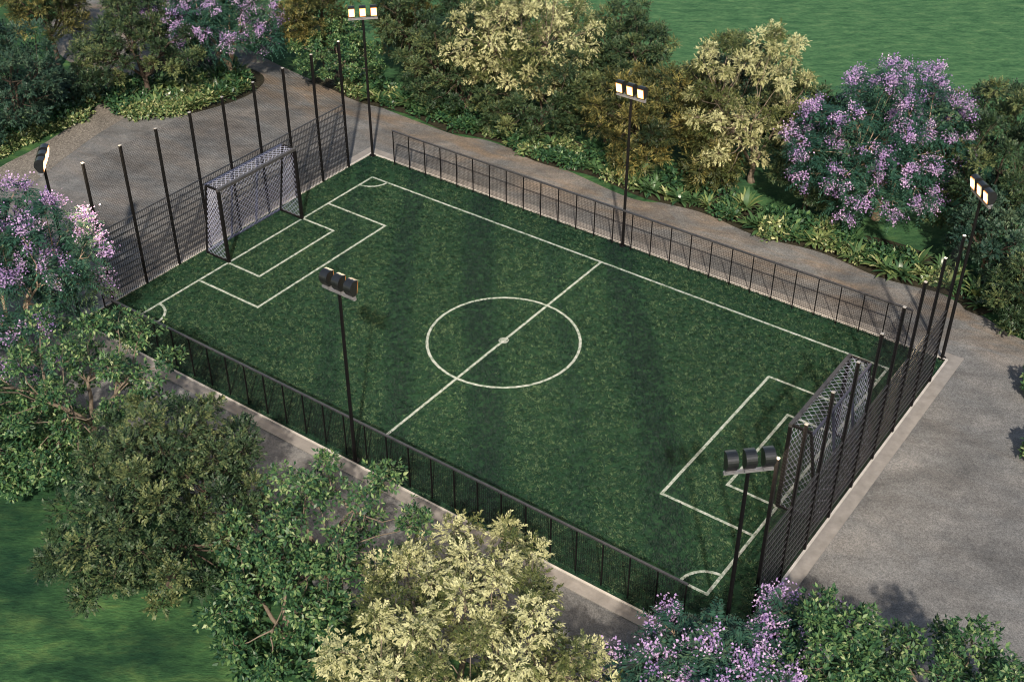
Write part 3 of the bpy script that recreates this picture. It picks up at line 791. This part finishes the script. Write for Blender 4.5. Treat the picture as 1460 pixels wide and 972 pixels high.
for i, (nm, x, y, zc, r, cz, kind, lab, kw) in enumerate(TREES):
    tree(nm, x, y, zc, r, cz, kind, lab, seed=100+i, **kw)

# ------------------------------------------------------------------ bedding plants
def rosette_mesh(name, n_l, L, wd, arch, tone0, seed):
    g = np.random.default_rng(seed); V = []; F = []; T = []; n_ = 0; seg = 5
    for i in range(n_l):
        a = i*2.399963+g.normal(0, 0.2); e0 = R(g.uniform(32, 82)); l = L*g.uniform(0.7, 1.1); wv = wd*g.uniform(0.8, 1.2)
        p = np.array([0.02*math.cos(a), 0.02*math.sin(a), 0.03]); el = e0
        side = np.array([-math.sin(a), math.cos(a), 0])
        for k in range(seg+1):
            t = k/seg; wk = wv*(0.35+1.3*t*(1-t)*2 - 0.35*t) if k < seg else 0.004
            up = np.array([-math.cos(a)*math.sin(el), -math.sin(a)*math.sin(el), math.cos(el)])
            V += [p+side*wk/2+up*wk*0.12, p-side*wk/2+up*wk*0.12]
            if k:
                F.append((n_+2*k-2, n_+2*k-1, n_+2*k+1, n_+2*k)); T.append(tone0)
            p = p+np.array([math.cos(a)*math.cos(el), math.sin(a)*math.cos(el), math.sin(el)])*l/seg
            el -= arch*g.uniform(0.8, 1.2)
        n_ += 2*(seg+1); tt = g.normal(0, 0.16); T[-seg:] = [tone0+tt]*seg
    return np_mesh(name, np.array(V), np.array(F), M['ros_leaf'], np.clip(np.array(T), 0, 1))

def shrub_mesh(name, r, h, n_, mat, tone0, seed, L0=0.12):
    global rng
    rng = np.random.default_rng(seed)
    C = spread(9, r, h*0.5); C[:, 2] = np.abs(C[:, 2])+0.08
    P, d, idx = clump_points(C, 0.17, n_//9, 0.8, 0.2, 0.6)
    P[:, 2] = np.maximum(P[:, 2], 0.02)
    A = d*0.7+rdir(len(P))*0.8; L = rng.uniform(0.7, 1.3, len(P))*L0
    V, F = leaf_quads(P, A, np.array([0, 0, 1.0])+d*0.5+rng.normal(0, 0.4, P.shape), L, L*0.48, 0.07)
    return np_mesh(name, V, F, mat, np.clip(tone0+rng.normal(0, 0.2, len(P)), 0, 1))

ROS = {'pale': [rosette_mesh('rosette_plant', 26, 0.5, 0.115, 0.2, 0.7, s) for s in (1, 2, 3)],
       'dark': [rosette_mesh('rosette_plant', 24, 0.52, 0.105, 0.22, 0.42, s) for s in (4, 5, 6)]}
SHR = {'dark': [shrub_mesh('bedding_shrub', 0.36, 0.5, 420, M['gloss_leaf'], 0.35, s, 0.13) for s in (11, 12, 13)],
       'pale': [shrub_mesh('bedding_shrub', 0.32, 0.42, 420, M['ros_leaf'], 0.66, s, 0.12) for s in (14, 15, 16)]}
g2 = np.random.default_rng(5)
def plant(meshes, x, y, s, label, group, cat):
    me = meshes[int(g2.integers(len(meshes)))]
    o = link(bpy.data.objects.new(me.name.split('.')[0], me))
    o.location = (x, y, -0.02); o.rotation_euler = (g2.normal(0, 0.06), g2.normal(0, 0.06), g2.uniform(0, 6.28)); o.scale = (s, s, s*g2.uniform(0.85, 1.15))
    tag(o, label, cat, group)
def segname(x):
    for lim, t in ((-10, 'below the corner floodlight'), (-4.2, 'below the big pale yellow tree'), (-0.6, 'below the spiky olive tree'),
                   (3.0, 'below the tall pale yellow tree'), (6.6, 'below the big lilac tree'), (99, 'at its right end')):
        if x < lim: return t
for i, x in enumerate(np.arange(-13.2, 9.3, 0.29)):
    edge = 8.6 + 0.12*math.sin(x*1.7) + (0.12 if abs(x+6.7) < 1 else 0) + (-0.3 if x > 8.6 else 0)
    k = 'pale' if g2.random() < (0.35 if x < 3 else 0.6) else 'dark'
    xx, yy = x+g2.normal(0, 0.08), edge+abs(g2.normal(0, 0.12))
    if g2.random() < 0.7:
        plant(ROS[k], xx, yy, g2.uniform(0.75, 1.15), ('yellow green' if k == 'pale' else 'dark green')+' rosette plant edging the far path '+segname(x), 'rosette plants edging the far path', 'plant')
    else:
        plant(SHR[k], xx, yy, g2.uniform(0.8, 1.15), ('yellow green' if k == 'pale' else 'dark green')+' leafy shrub edging the far path '+segname(x), 'leafy shrubs edging the far path', 'shrub')
    if i % 2 == 0:
        k = 'pale' if g2.random() < 0.3 else 'dark'
        plant((ROS if g2.random() < 0.4 else SHR)[k], x+g2.normal(0, 0.1), edge+0.6+abs(g2.normal(0, 0.15)), g2.uniform(0.9, 1.4),
              ('yellow green' if k == 'pale' else 'dark green')+' plant in the far bed, second row, '+segname(x), 'plants in the second row of the far bed', 'plant')
# island bed
isl_edge = spline([(-17.5, 3.3), (-16.55, 3.95), (-15.95, 5.2), (-15.8, 6.6)], 8, closed=False)
for i, (x, y) in enumerate(isl_edge):
    low = y < 4.4
    plant((SHR if low else ROS)['pale'], x+g2.normal(0, 0.06), y+g2.normal(0, 0.06), g2.uniform(0.8, 1.1),
          'bright yellow green shrub at the tip of the planted island' if low else 'bright rosette plant at the front of the planted island', 'plants edging the planted island', 'plant')
    for q in (0.5, 1.0, 1.6, 2.2):
        plant((ROS if g2.random() < 0.6 else SHR)['dark' if g2.random() < 0.55 else 'pale'], x-q*0.8+g2.normal(0, 0.1), y+q*0.45+g2.normal(0, 0.1), g2.uniform(0.9, 1.3),
              'plant behind the front edge of the planted island, under the trees', 'plants inside the planted island', 'plant')
# strip by the gravel path, left
for t in np.linspace(0, 1, 16):
    x, y = -18.25-1.0*t, -1.6+4.9*t
    if t < 0.75: x = -18.45-0.15*math.sin(t*4)
    plant(SHR['pale'], x+g2.normal(0, 0.07)-0.15, y, g2.uniform(0.75, 1.1), 'pale green shrub edging the gravel path below the rounded tree', 'shrubs edging the gravel path', 'shrub')
    plant(SHR['dark'], x-0.65+g2.normal(0, 0.1), y, g2.uniform(1.0, 1.4), 'dark green shrub behind the pale edging of the gravel path', 'shrubs behind the gravel path edging', 'shrub')
for x, y, s in ((10.6, 7.9, 1.0), (11.2, 8.1, 1.1), (10.3, 8.5, 1.2)):
    plant(SHR['dark'], x, y, s, 'dark green shrub at the bend of the path by the right edge', 'shrubs at the right bend of the path', 'shrub')
# front bed under the near trees
for x, y, s in ((1.9, -10.6, 1.2), (2.9, -10.7, 1.1), (2.3, -11.0, 1.0), (-7.6, -8.9, 1.2), (-7.0, -9.2, 1.0), (-6.4, -9.0, 1.1), (-3.2, -9.3, 1.2), (-2.4, -9.2, 1.1), (0.9, -9.2, 1.1), (3.2, -9.3, 1.2), (4.2, -9.2, 1.1), (8.2, -8.6, 1.1), (8.8, -8.4, 1.0)):
    plant(SHR['dark'], x, y, s, 'dark green shrub half hidden under the front row of trees', 'shrubs under the front trees', 'shrub')
o = link(bpy.data.objects.new('agave_plant', rosette_mesh('agave_plant', 14, 0.95, 0.14, 0.12, 0.75, 33)))
o.location = (-6.6, -9.7, -0.02); tag(o, 'long leaved pale green agave like plant at the left edge by the low bush', 'plant')
